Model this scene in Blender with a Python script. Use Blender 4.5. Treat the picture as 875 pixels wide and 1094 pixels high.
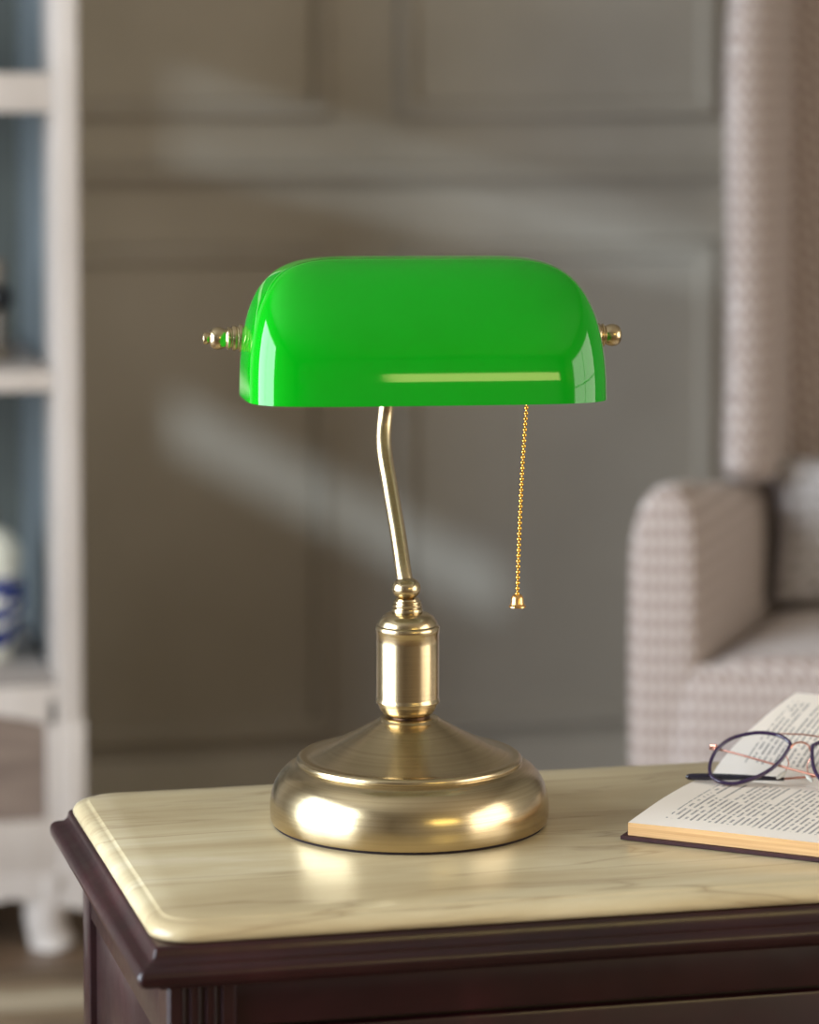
import bpy, bmesh, math, random
from mathutils import Vector, Matrix
random.seed(7)
PI = math.pi; R = math.radians
sc = bpy.context.scene
col = sc.collection
for o in list(bpy.data.objects): bpy.data.objects.remove(o)

# ------------------------------------------------------------------ camera
YAW = 12.8; PITCH = 4.0; FPX = 3200.0
cam_d = bpy.data.cameras.new('camera'); cam = bpy.data.objects.new('camera', cam_d); col.objects.link(cam)
cam.location = (-0.4653, -2.0478, 1.1205)
cam.rotation_euler = (R(90-PITCH), 0, R(-YAW))
cam_d.sensor_fit = 'VERTICAL'; cam_d.sensor_height = 36.0; cam_d.sensor_width = 28.8
cam_d.lens = 36.0*FPX/1094
cam_d.shift_y = -0.2132
cam_d.clip_start = 0.05
cam_d.dof.use_dof = True; cam_d.dof.focus_distance = 2.07; cam_d.dof.aperture_fstop = 4.0
sc.camera = cam

# ------------------------------------------------------------------ light
w = bpy.data.worlds.new('world'); sc.world = w; w.use_nodes = True
bg = w.node_tree.nodes['Background']; bg.inputs[0].default_value = (0.55, 0.7, 1.0, 1); bg.inputs[1].default_value = 0.6

def area(name, loc, target, sx, sy, power, color, spread=180):
    l = bpy.data.lights.new(name, 'AREA'); l.shape = 'RECTANGLE'; l.size = sx; l.size_y = sy
    l.energy = power; l.color = color; l.spread = R(spread)
    o = bpy.data.objects.new(name, l); col.objects.link(o); o.location = loc
    d = Vector(target)-Vector(loc); o.rotation_euler = d.to_track_quat('-Z', 'Y').to_euler()
    return o
# daylight outside the two windows of the left wall, the window in the right wall and the ceiling light
area('daylight_left_window', (-2.42, -0.2, 1.19), (0, -0.2, 1.19), 2.4, 2.24, 220, (0.81, 0.905, 1.0))
area('daylight_right_window', (2.72, -2.0, 1.19), (0, -2.0, 1.19), 2.8, 2.24, 92, (1.0, 0.9, 0.76))
# low winter sun that is cut into wall streaks by added slats behind the camera
sp = bpy.data.lights.new('low_sun', 'SPOT'); sp.energy = 3600; sp.color = (0.7, 0.86, 1.0); sp.spot_size = R(16); sp.spot_blend = 0.2; sp.shadow_soft_size = 0.03
SUN = Vector((-3.2, -9.0, 3.5))
spo = bpy.data.objects.new('low_sun', sp); col.objects.link(spo); spo.location = SUN
spo.rotation_euler = (Vector((0.55, 2.4, 0.8))-SUN).to_track_quat('-Z', 'Y').to_euler()

sc.view_settings.view_transform = 'Standard'; sc.view_settings.look = 'None'
sc.view_settings.gamma = 1.0; sc.view_settings.use_curve_mapping = False
sc.view_settings.exposure = 0.0

# ------------------------------------------------------------------ material helpers
def lin(c):
    return tuple((x/12.92 if x <= 0.04045 else ((x+0.055)/1.055)**2.4) for x in [v/255 for v in c]) + (1.0,)
def mat(name, rgb, rough=0.5, metal=0.0, **kw):
    m = bpy.data.materials.new(name); m.use_nodes = True
    b = m.node_tree.nodes['Principled BSDF']
    b.inputs['Base Color'].default_value = lin(rgb); b.inputs['Roughness'].default_value = rough; b.inputs['Metallic'].default_value = metal
    for k, v in kw.items(): b.inputs[k.replace('_', ' ')].default_value = v
    return m
def nt(m): return m.node_tree.nodes, m.node_tree.links, m.node_tree.nodes['Principled BSDF']
def ramp(N, stops):
    r = N.new('ShaderNodeValToRGB'); e = r.color_ramp.elements
    e[0].position, e[0].color = stops[0]; e[1].position, e[1].color = stops[-1]
    for p, c in stops[1:-1]:
        x = e.new(p); x.color = c
    return r
def coords(N, L, scale=(1, 1, 1), rot=(0, 0, 0), kind='Object'):
    t = N.new('ShaderNodeTexCoord'); mp = N.new('ShaderNodeMapping')
    mp.inputs['Scale'].default_value = scale; mp.inputs['Rotation'].default_value = rot
    L.new(t.outputs[kind], mp.inputs[0]); return mp
def noise(N, L, src, scale, detail=4, rough=0.5, dist=0):
    n = N.new('ShaderNodeTexNoise'); n.inputs['Scale'].default_value = scale; n.inputs['Detail'].default_value = detail
    n.inputs['Roughness'].default_value = rough; n.inputs['Distortion'].default_value = dist
    L.new(src.outputs[0], n.inputs['Vector']); return n
def bump(N, L, b, height, strength, dist):
    bp = N.new('ShaderNodeBump'); bp.inputs['Strength'].default_value = strength; bp.inputs['Distance'].default_value = dist
    L.new(height, bp.inputs['Height']); L.new(bp.outputs[0], b.inputs['Normal'])
def math_n(N, L, op, a, b=None, c=None):
    n = N.new('ShaderNodeMath'); n.operation = op
    for i, v in enumerate((a, b, c)):
        if v is None: continue
        if isinstance(v, (int, float)): n.inputs[i].default_value = v
        else: L.new(v, n.inputs[i])
    return n.outputs[0]

def mottled(name, c1, c2, scale, rough=0.5, stretch=(1, 1, 1), bmp=0.0, metal=0, **kw):
    m = mat(name, c1, rough, metal, **kw); N, L, b = nt(m)
    mp = coords(N, L, stretch); n = noise(N, L, mp, scale, 5)
    r = ramp(N, [(0.35, lin(c1)), (0.65, lin(c2))]); L.new(n.outputs['Fac'], r.inputs[0]); L.new(r.outputs[0], b.inputs['Base Color'])
    if bmp: bump(N, L, b, n.outputs['Fac'], bmp, 0.002)
    return m

M = {}
M['wall'] = mottled('taupe_wall_paint', (158, 149, 136), (164, 155, 142), 6, 0.42, bmp=0.05)
M['ceiling'] = mottled('ceiling_paint', (160, 154, 144), (166, 160, 150), 5, 0.8)
M['white_wood'] = mottled('cream_painted_wood', (178, 167, 158), (190, 180, 172), 14, 0.45, (1, 1, 0.2))
M['cab_inner'] = mottled('blue_grey_cabinet_wood', (116, 125, 130), (126, 135, 139), 9, 0.35)  # blue-grey tone for the cabinet's side panels
M['cab_back'] = mottled('grey_green_painted_wood', (92, 96, 92), (102, 106, 100), 9, 0.4)
M['wicker'] = mottled('brown_limed_wood', (104, 88, 78), (124, 107, 95), 30, 0.6, (0.3, 1, 2))
M['black'] = mat('black_glaze', (16, 14, 15), 0.3)
M['white_plastic'] = mat('white_gloss', (235, 235, 230), 0.3)
M['dark_metal'] = mat('dark_metal', (40, 36, 32), 0.4, 1.0)
M['clear'] = mat('clear_glass', (250, 252, 252), 0.02, 0, Transmission_Weight=1.0, IOR=1.5)

# floor boards
m = mat('floor_boards', (110, 84, 60), 0.45); N, L, b = nt(m); mp = coords(N, L, (1, 1, 1))
br = N.new('ShaderNodeTexBrick'); L.new(mp.outputs[0], br.inputs[0]); br.inputs['Scale'].default_value = 1
br.inputs['Brick Width'].default_value = 1.4; br.inputs['Row Height'].default_value = 0.12; br.inputs['Mortar Size'].default_value = 0.002
br.inputs['Color1'].default_value = lin((96, 76, 58)); br.inputs['Color2'].default_value = lin((118, 94, 72)); br.inputs['Mortar'].default_value = lin((40, 28, 20))
L.new(br.outputs[0], b.inputs['Base Color']); M['floor'] = m
# rug
m = mat('woven_rug', (180, 168, 146), 0.95); N, L, b = nt(m); mp = coords(N, L, (0.6, 3.2, 1)); n = noise(N, L, mp, 3.2, 6, 0.6)
r = ramp(N, [(0.38, lin((92, 70, 50))), (0.5, lin((150, 128, 98))), (0.62, lin((196, 180, 152)))]); L.new(n.outputs['Fac'], r.inputs[0]); L.new(r.outputs[0], b.inputs['Base Color'])
mp2 = coords(N, L); n2 = noise(N, L, mp2, 400, 2); bump(N, L, b, n2.outputs['Fac'], 0.6, 0.004); M['rug'] = m

# marble: cream onyx-like with long thin veins running along the table
m = mat('cream_marble', (205, 190, 150), 0.27, Coat_Weight=0.06, Coat_Roughness=0.1, Specular_IOR_Level=0.4); N, L, b = nt(m)
mp = coords(N, L, (1.3, 7.5, 7.5), (0, 0, R(-7)))
n = noise(N, L, mp, 1.6, 8, 0.58, 0.7)
r = ramp(N, [(0.25, lin((166, 146, 110))), (0.42, lin((187, 169, 132))), (0.55, lin((200, 184, 148))), (0.72, lin((214, 201, 170)))])
L.new(n.outputs['Fac'], r.inputs[0])
mp3 = coords(N, L, (0.85, 6.0, 6.0), (0, 0, R(-9))); n3 = noise(N, L, mp3, 1.7, 5, 0.55, 0.5)
d3 = math_n(N, L, 'ABSOLUTE', math_n(N, L, 'SUBTRACT', n3.outputs['Fac'], 0.5))
v3 = ramp(N, [(0.0, (0.75, 0.75, 0.75, 1)), (0.004, (0.42, 0.42, 0.42, 1)), (0.016, (0, 0, 0, 1))]); L.new(d3, v3.inputs[0])
n4 = noise(N, L, mp, 1.1, 3); vm = math_n(N, L, 'MULTIPLY', v3.outputs[0], n4.outputs['Fac'])
mx = N.new('ShaderNodeMix'); mx.data_type = 'RGBA'; L.new(vm, mx.inputs[0]); L.new(r.outputs[0], mx.inputs[6]); mx.inputs[7].default_value = lin((120, 92, 60))
L.new(mx.outputs[2], b.inputs['Base Color']); M['marble'] = m

# mahogany
m = mat('dark_mahogany', (62, 30, 30), 0.28, Coat_Weight=0.2, Coat_Roughness=0.12, Specular_IOR_Level=0.38); N, L, b = nt(m)
mp = coords(N, L, (1, 1, 1)); n = noise(N, L, mp, 9, 7, 0.6, 0.4)
r = ramp(N, [(0.3, lin((24, 5, 8))), (0.55, lin((38, 10, 14))), (0.75, lin((58, 22, 26)))]); L.new(n.outputs['Fac'], r.inputs[0]); L.new(r.outputs[0], b.inputs['Base Color'])
n2 = noise(N, L, mp, 60, 4, 0.6); rr = N.new('ShaderNodeMapRange'); rr.inputs[3].default_value = 0.24; rr.inputs[4].default_value = 0.44
L.new(n2.outputs['Fac'], rr.inputs[0]); L.new(rr.outputs[0], b.inputs['Roughness']); M['wood'] = m

# brushed antique brass (brushed round the lamp's axis)
def brass(name, rgb, dark, rough, ring=True, aniso=0.0):
    m = mat(name, rgb, rough, 1.0); N, L, b = nt(m)
    mp = coords(N, L, (2, 2, 900) if ring else (60, 60, 60)); n = noise(N, L, mp, 1.0, 3, 0.6)
    r = ramp(N, [(0.2, lin(dark)), (0.6, lin(rgb))]); L.new(n.outputs['Fac'], r.inputs[0]); L.new(r.outputs[0], b.inputs['Base Color'])
    rr = N.new('ShaderNodeMapRange'); rr.inputs[3].default_value = rough-0.02; rr.inputs[4].default_value = rough+0.04
    L.new(n.outputs['Fac'], rr.inputs[0]); L.new(rr.outputs[0], b.inputs['Roughness'])
    bump(N, L, b, n.outputs['Fac'], 0.05, 0.0004)
    return m
M['brass'] = brass('brushed_antique_brass', (200, 182, 146), (176, 156, 120), 0.23)
M['brass_dark'] = brass('dark_brass_groove', (92, 72, 58), (60, 44, 36), 0.35)  # darker brass, used in the neck groove only
M['gold'] = mat('polished_gold_chain', (236, 182, 84), 0.18, 1.0)
M['bell'] = mat('satin_gold_bell', (238, 186, 120), 0.28, 1.0)
M['rose_gold'] = mat('rose_gold_wire', (206, 146, 126), 0.28, 1.0)

# shade glass: green cased outside, white opal inside
m = mat('green_cased_glass', (0, 180, 32), 0.05, 0, Coat_Weight=0.0, Coat_Roughness=0.02, IOR=1.5, Specular_IOR_Level=0.42, Subsurface_Weight=0.0); N, L, b = nt(m)
mp = coords(N, L, (3, 3, 3)); n = noise(N, L, mp, 4, 3)
r = ramp(N, [(0.3, lin((0, 148, 10))), (0.7, lin((0, 158, 18)))]); L.new(n.outputs['Fac'], r.inputs[0]); L.new(r.outputs[0], b.inputs['Base Color'])
M['green'] = m
M['opal'] = mat('white_opal_glass', (235, 240, 230), 0.2)

# woven fabrics
def weave(name, c1, c2, c3, sc_=55.0):
    m = mat(name, c1, 0.92, Sheen_Weight=0.25); N, L, b = nt(m)
    t = N.new('ShaderNodeTexCoord'); s = N.new('ShaderNodeSeparateXYZ'); L.new(t.outputs['Object'], s.inputs[0])
    hor = math_n(N, L, 'ADD', s.outputs[0], s.outputs[1])
    zig = math_n(N, L, 'PINGPONG', math_n(N, L, 'MULTIPLY', hor, 1.0), 0.011)
    zz = math_n(N, L, 'ADD', s.outputs[2], zig)
    wv = math_n(N, L, 'SINE', math_n(N, L, 'MULTIPLY', zz, 2*PI/0.022))
    hw = math_n(N, L, 'SINE', math_n(N, L, 'MULTIPLY', hor, 2*PI/0.011))
    f = math_n(N, L, 'MULTIPLY_ADD', wv, 0.34, 0.5)
    f = math_n(N, L, 'MULTIPLY_ADD', hw, 0.16, f)
    mp = coords(N, L); n = noise(N, L, mp, 260, 3); f = math_n(N, L, 'MULTIPLY_ADD', n.outputs['Fac'], 0.3, math_n(N, L, 'SUBTRACT', f, 0.15))
    r = ramp(N, [(0.1, lin(c2)), (0.5, lin(c1)), (0.9, lin(c3))]); L.new(f, r.inputs[0]); L.new(r.outputs[0], b.inputs['Base Color'])
    bump(N, L, b, f, 0.4, 0.002)
    return m
M['fabric'] = weave('beige_zigzag_weave', (166, 150, 141), (131, 114, 105), (192, 180, 175))
M['pillow'] = weave('pale_zigzag_weave', (180, 175, 174), (152, 146, 144), (200, 198, 200))

# printed page: rows of grey word shapes in paragraphs, laid out on the page's own UV in metres (u across the lines, v along them)
def page_mat(name, m0, m1, seed):
    m = mat(name, (232, 224, 208), 0.75); N, L, b = nt(m)
    uv = N.new('ShaderNodeUVMap'); uv.uv_map = 'UVMap'; s = N.new('ShaderNodeSeparateXYZ'); L.new(uv.outputs[0], s.inputs[0])
    a, v = s.outputs[0], s.outputs[1]
    pitch = 0.0045
    row = math_n(N, L, 'FLOOR', math_n(N, L, 'DIVIDE', a, pitch)); fr = math_n(N, L, 'FRACT', math_n(N, L, 'DIVIDE', a, pitch))
    inrow = math_n(N, L, 'MULTIPLY', math_n(N, L, 'GREATER_THAN', fr, 0.30), math_n(N, L, 'LESS_THAN', fr, 0.72))
    # words: noise along the line with an offset for each row
    cmb = N.new('ShaderNodeCombineXYZ'); L.new(math_n(N, L, 'MULTIPLY', v, 170.0), cmb.inputs[0]); L.new(math_n(N, L, 'MULTIPLY', row, 7.31), cmb.inputs[1]); cmb.inputs[2].default_value = seed
    nz = N.new('ShaderNodeTexNoise'); nz.inputs['Scale'].default_value = 1.0; nz.inputs['Detail'].default_value = 1; L.new(cmb.outputs[0], nz.inputs['Vector'])
    words = math_n(N, L, 'GREATER_THAN', nz.outputs['Fac'], 0.42)
    # letters
    cm2 = N.new('ShaderNodeCombineXYZ'); L.new(math_n(N, L, 'MULTIPLY', v, 1300.0), cm2.inputs[0]); L.new(math_n(N, L, 'MULTIPLY', a, 900.0), cm2.inputs[1]); cm2.inputs[2].default_value = seed+3
    n2 = N.new('ShaderNodeTexNoise'); n2.inputs['Scale'].default_value = 1.0; n2.inputs['Detail'].default_value = 0; L.new(cm2.outputs[0], n2.inputs['Vector'])
    let = N.new('ShaderNodeMapRange'); let.inputs[1].default_value = 0.38; let.inputs[2].default_value = 0.55; let.inputs[3].default_value = 0.25; let.inputs[4].default_value = 1.0
    L.new(n2.outputs['Fac'], let.inputs[0])
    # ragged paragraph ends: white noise per row decides where the line stops, now and then a short one or an empty row
    wn = N.new('ShaderNodeTexWhiteNoise'); wn.noise_dimensions = '1D'; L.new(math_n(N, L, 'ADD', row, seed*13.7), wn.inputs['W'])
    short = math_n(N, L, 'GREATER_THAN', wn.outputs['Value'], 0.86)
    end = math_n(N, L, 'MULTIPLY_ADD', short, -(m1-m0)*0.45, m1)
    mask = math_n(N, L, 'MULTIPLY', math_n(N, L, 'GREATER_THAN', v, m0), math_n(N, L, 'LESS_THAN', v, end))
    mask = math_n(N, L, 'MULTIPLY', mask, math_n(N, L, 'GREATER_THAN', a, 0.020))
    mask = math_n(N, L, 'MULTIPLY', mask, inrow); mask = math_n(N, L, 'MULTIPLY', mask, words); mask = math_n(N, L, 'MULTIPLY', mask, let.outputs[0])
    mx = N.new('ShaderNodeMix'); mx.data_type = 'RGBA'; L.new(mask, mx.inputs[0]); mx.inputs[6].default_value = lin((246, 236, 224)); mx.inputs[7].default_value = lin((122, 117, 116))
    L.new(mx.outputs[2], b.inputs['Base Color']); return m
M['page_near'] = page_mat('printed_page', 0.020, 0.142, 1.0)
M['page_far'] = page_mat('printed_far_page', 0.022, 0.138, 5.0)
m = mat('tan_page_edges', (222, 176, 118), 0.8); N, L, b = nt(m); mp = coords(N, L, (6, 6, 900)); n = noise(N, L, mp, 1.0, 3, 0.6)
r = ramp(N, [(0.3, lin((206, 158, 104))), (0.7, lin((234, 192, 136)))]); L.new(n.outputs['Fac'], r.inputs[0]); L.new(r.outputs[0], b.inputs['Base Color']); bump(N, L, b, n.outputs['Fac'], 0.3, 0.0006)
M['edges'] = m
M['cover'] = mottled('maroon_book_cloth', (48, 14, 20), (60, 20, 25), 300, 0.7)
M['acetate'] = mat('dark_purple_acetate', (46, 26, 66), 0.12, 0, Coat_Weight=0.5)
M['tip'] = mat('black_violet_acetate', (24, 18, 44), 0.1, 0, Coat_Weight=0.6)
m = bpy.data.materials.new('thin_coated_lens'); m.use_nodes = True; N, L = m.node_tree.nodes, m.node_tree.links; N.remove(N['Principled BSDF'])
tr = N.new('ShaderNodeBsdfTransparent'); tr.inputs[0].default_value = (0.93, 0.95, 0.98, 1); gl = N.new('ShaderNodeBsdfGlossy'); gl.inputs['Roughness'].default_value = 0.02; gl.inputs[0].default_value = (0.75, 0.82, 1, 1)
fz = N.new('ShaderNodeFresnel'); fz.inputs[0].default_value = 1.35; ms = N.new('ShaderNodeMixShader'); L.new(fz.outputs[0], ms.inputs[0]); L.new(tr.outputs[0], ms.inputs[1]); L.new(gl.outputs[0], ms.inputs[2]); L.new(ms.outputs[0], N['Material Output'].inputs[0])
M['lens'] = m
# blue and white ginger jar
m = mat('blue_painted_porcelain', (226, 222, 206), 0.12, Coat_Weight=0.4); N, L, b = nt(m)
mp = coords(N, L, (1, 1, 1)); n = noise(N, L, mp, 26, 3, 0.5, 2.2); n2 = N.new('ShaderNodeTexWave'); n2.wave_type = 'RINGS'; n2.inputs['Scale'].default_value = 14; n2.inputs['Distortion'].default_value = 9; n2.inputs['Detail'].default_value = 3; L.new(mp.outputs[0], n2.inputs[0])
t = N.new('ShaderNodeTexCoord'); s = N.new('ShaderNodeSeparateXYZ'); L.new(t.outputs['Object'], s.inputs[0])
band = math_n(N, L, 'MULTIPLY', math_n(N, L, 'LESS_THAN', s.outputs[2], 0.115), math_n(N, L, 'GREATER_THAN', s.outputs[2], 0.02))
f = math_n(N, L, 'MULTIPLY', band, math_n(N, L, 'GREATER_THAN', math_n(N, L, 'ADD', n.outputs['Fac'], math_n(N, L, 'MULTIPLY', n2.outputs['Fac'], 0.4)), 0.52))
mx = N.new('ShaderNodeMix'); mx.data_type = 'RGBA'; L.new(f, mx.inputs[0]); mx.inputs[6].default_value = lin((226, 222, 206)); mx.inputs[7].default_value = lin((34, 48, 112)); L.new(mx.outputs[2], b.inputs['Base Color'])
M['jar'] = m
M['taupe_ceramic'] = mottled('taupe_ceramic', (92, 80, 66), (104, 92, 76), 20, 0.4)
# ------------------------------------------------------------------ mesh helpers
def link(name, bm, m, parent=None, smooth=True, ang=38, T=None, recalc=True):
    if T: 
        for v in bm.verts: v.co = T(v.co)
    if recalc: bmesh.ops.recalc_face_normals(bm, faces=bm.faces)
    if smooth:
        for f in bm.faces: f.smooth = True
        bm.edges.index_update()
        for e in bm.edges:
            if len(e.link_faces) == 2 and e.calc_face_angle(0) > R(ang): e.smooth = False
    me = bpy.data.meshes.new(name); bm.to_mesh(me); bm.free()
    for mm in (m if isinstance(m, (list, tuple)) else [m]): me.materials.append(mm)
    o = bpy.data.objects.new(name, me); col.objects.link(o)
    if parent: o.parent = parent
    return o
def box(bm, x0, x1, y0, y1, z0, z1, bev=0.0, seg=2, mi=0):
    r = bmesh.ops.create_cube(bm, size=1.0)
    vs = r['verts']
    for v in vs: v.co = Vector(((x0+x1)/2+v.co.x*(x1-x0), (y0+y1)/2+v.co.y*(y1-y0), (z0+z1)/2+v.co.z*(z1-z0)))
    fs = set(f for v in vs for f in v.link_faces)
    for f in fs: f.material_index = mi
    if bev:
        es = list(set(e for v in vs for e in v.link_edges))
        bmesh.ops.bevel(bm, geom=es, offset=bev, segments=seg, profile=0.5, affect='EDGES')
def rings(bm, rs, close=True, cap0=True, cap1=True, mi=0):
    vr = [[bm.verts.new(p) for p in r] for r in rs]
    n = len(vr[0])
    for a, b in zip(vr, vr[1:]):
        for i in range(n if close else n-1):
            j = (i+1) % n
            f = bm.faces.new((a[i], a[j], b[j], b[i])); f.material_index = mi
    if cap0 and close: bm.faces.new(vr[0][::-1]).material_index = mi
    if cap1 and close: bm.faces.new(vr[-1]).material_index = mi
    return vr
def lathe(bm, prof, c=(0, 0, 0), seg=64, axis='Z'):
    rs = []
    for r_, z in prof:
        ring = []
        for i in range(seg):
            a = 2*PI*i/seg; p = (r_*math.cos(a), r_*math.sin(a), z)
            if axis == 'X': p = (p[2], p[0], p[1])
            ring.append(Vector(p)+Vector(c))
        rs.append(ring)
    rings(bm, rs)
def spline(pts, n=8):
    P = [Vector(p) for p in pts]; out = []
    for i in range(len(P)-1):
        p0 = P[max(i-1, 0)]; p1 = P[i]; p2 = P[i+1]; p3 = P[min(i+2, len(P)-1)]
        for k in range(n):
            t = k/n
            out.append(0.5*((2*p1)+(-p0+p2)*t+(2*p0-5*p1+4*p2-p3)*t*t+(-p0+3*p1-3*p2+p3)*t**3))
    out.append(P[-1]); return out
def tube(bm, pts, rad, seg=12, close=False, flat=1.0, up=None):
    P = [Vector(p) for p in pts]; n = len(P); rs = []
    rad = rad if isinstance(rad, (list, tuple)) else [rad]*n
    prev = None
    for i in range(n):
        if close: t = P[(i+1) % n]-P[i-1]
        else: t = P[min(i+1, n-1)]-P[max(i-1, 0)]
        t.normalize()
        if prev is None:
            u0 = Vector(up) if up else (Vector((0, 0, 1)) if abs(t.z) < 0.9 else Vector((1, 0, 0)))
        else: u0 = prev
        u = (u0-t*u0.dot(t)).normalized(); prev = u; v = t.cross(u)
        rs.append([P[i]+u*rad[i]*math.cos(2*PI*k/seg)+v*rad[i]*flat*math.sin(2*PI*k/seg) for k in range(seg)])
    if close:
        rs.append(rs[0]); vr = [[bm.verts.new(p) for p in r] for r in rs[:-1]]; vr.append(vr[0])
        for a, b in zip(vr, vr[1:]):
            for i in range(seg): bm.faces.new((a[i], a[(i+1) % seg], b[(i+1) % seg], b[i]))
    else: rings(bm, rs)
def prism(bm, poly, h0, h1, plane='XZ', mi=0):
    def P(a, b, h): return {'XZ': (a, h, b), 'XY': (a, b, h), 'YZ': (h, a, b)}[plane]
    rings(bm, [[P(a, b, h0) for a, b in poly], [P(a, b, h1) for a, b in poly]], mi=mi)
def rrect(x0, x1, y0, y1, r, n=8):
    out = []
    for cx, cy, a0 in ((x1-r, y1-r, 0), (x0+r, y1-r, 90), (x0+r, y0+r, 180), (x1-r, y0+r, 270)):
        for k in range(n+1):
            a = R(a0+90*k/n); out.append((cx+r*math.cos(a), cy+r*math.sin(a)))
    return out
def empty(name, loc, label, cat, group=None, rz=0):
    o = bpy.data.objects.new(name, None); col.objects.link(o); o.location = loc; o.rotation_euler = (0, 0, rz)
    o.empty_display_size = 0.05
    o['label'] = label; o['category'] = cat
    if group: o['group'] = group
    return o
def struct(o): o['kind'] = 'structure'; return o
def new(): return bmesh.new()

# ------------------------------------------------------------------ room shell
XL, XR, YB, YF, ZC = -2.3, 2.6, 2.4, -4.4, 2.75
bm = new(); box(bm, XL-0.1, XR+0.1, YF-0.1, YB+0.1, -0.1, 0); struct(link('floor', bm, M['floor'], smooth=False))
bm = new(); box(bm, XL-0.1, XR+0.1, YF-0.1, YB+0.1, ZC, ZC+0.1); struct(link('ceiling', bm, M['ceiling'], smooth=False))
bm = new(); box(bm, XL-0.1, XR+0.1, YB, YB+0.1, 0, ZC); struct(link('wall_back', bm, M['wall'], smooth=False))
area('added_streak_light', (1.35, YF-0.14, 1.85), (1.35, 0, 1.85), 1.9, 0.42, 22, (1.0, 0.78, 0.26))  # added unseen warm light that puts the yellow streak on the shade
FW = (-1.95, -1.38, 1.80, 2.68)
bm = new(); box(bm, XL-0.1, FW[0], YF-0.1, YF, 0, ZC); box(bm, FW[1], 0.4, YF-0.1, YF, 0, ZC); box(bm, 2.3, XR+0.1, YF-0.1, YF, 0, ZC); box(bm, 0.4, 2.3, YF-0.1, YF, 0, 1.64); box(bm, 0.4, 2.3, YF-0.1, YF, 2.06, ZC); box(bm, FW[0], FW[1], YF-0.1, YF, 0, 1.80); box(bm, FW[0], FW[1], YF-0.1, YF, 2.68, ZC)
struct(link('wall_front', bm, M['wall'], smooth=False))
def side_wall(name, x0, x1, openings):
    bm = new(); y = YF
    for (a, b_, z0, z1) in openings:
        box(bm, x0, x1, y, a, 0, ZC); box(bm, x0, x1, a, b_, 0, z0); box(bm, x0, x1, a, b_, z1, ZC); y = b_
    box(bm, x0, x1, y, YB, 0, ZC)
    struct(link(name, bm, M['wall'], smooth=False))
side_wall('wall_left', XL-0.1, XL, [(-1.4, 1.0, 0.06, 2.32)])
side_wall('wall_right', XR, XR+0.1, [(-3.4, -0.6, 0.06, 2.32)])
def window(name, x0, x1, y0, y1, z0, z1, ny, nz):
    bm = new(); f = 0.05
    box(bm, x0, x1, y0, y0+f, z0, z1); box(bm, x0, x1, y1-f, y1, z0, z1); box(bm, x0, x1, y0+f, y1-f, z0, z0+f); box(bm, x0, x1, y0+f, y1-f, z1-f, z1)
    xm = (x0+x1)/2
    for i in range(1, ny): y = y0+(y1-y0)*i/ny; box(bm, xm-0.015, xm+0.015, y-0.014, y+0.014, z0+f, z1-f)
    for i in range(1, nz): z = z0+(z1-z0)*i/nz; box(bm, xm-0.014, xm+0.014, y0+f, y1-f, z-0.014, z+0.014)
    struct(link(name, bm, M['white_wood'], smooth=False))
window('window_1', XL-0.1, XL, -1.4, 1.0, 0.06, 2.32, 2, 1)
window('window_3', XR, XR+0.1, -3.4, -0.6, 0.06, 2.32, 2, 2)
# added unseen slats in the front wall, gaps shaped to streak the back wall
def to_win(x, z):
    k = (YF-0.05-SUN.y)/(YB-SUN.y); return (SUN.x+(x-SUN.x)*k, SUN.z+(z-SUN.z)*k)
lines = [(1.36, 0.0, 0), (1.085, -0.30, 0.014), (0.940, -0.24, 0.018), (0.415, -0.55, 0.040), (-0.6, 0.0, 0)]
slats = []
xcs = [0.5, 0.28, 0.5445, 0.5445, 0.5]
for (a, ca), (b_, cb_) in zip(list(zip(lines, xcs))[:-1], list(zip(lines, xcs))[1:]):
    bm = new(); x0, x1 = 0.13, 1.10
    up_ = [(x, a[0]+a[1]*(x-ca)-a[2]) for x in (x0, x1)]; lo_ = [(x, b_[0]+b_[1]*(x-cb_)+b_[2]) for x in (x1, x0)]
    prism(bm, [to_win(*p) for p in up_+lo_], YF-0.06, YF-0.04, 'XZ'); slats.append(link('streak_mask_slat', bm, M['white_wood'], smooth=False))
bm = new(); prism(bm, [to_win(0.72, 0.62), to_win(1.10, 0.62), to_win(1.10, -0.6), to_win(0.72, -0.6)], YF-0.04, YF-0.02, 'XZ'); slats.append(link('streak_mask_slat', bm, M['white_wood'], smooth=False))  # added blocker, keeps the streak beam off the lamp shade
bm = new()
wx0, wz1 = to_win(0.14, 2.3); wx1, wz0 = to_win(1.10, -0.6)
box(bm, FW[0]-0.01, wx0, YF-0.1, YF+0.01, 1.80, 2.68); box(bm, wx1, FW[1]+0.01, YF-0.1, YF+0.01, 1.80, 2.68)  # fills the opening beside the added slats
w4 = struct(link('streak_mask_frame', bm, M['white_wood'], smooth=False))
for o in slats: o.parent = w4
bm = new()
for b_ in ((0.38, 2.32, 1.62, 1.65), (0.38, 2.32, 2.05, 2.08), (0.38, 0.405, 1.65, 2.05), (2.295, 2.32, 1.65, 2.05)): box(bm, b_[0], b_[1], YF-0.1, YF+0.01, b_[2], b_[3])
struct(link('added_transom', bm, M['white_wood'], smooth=False))  # added transom frame round the opening of the streak light

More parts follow.
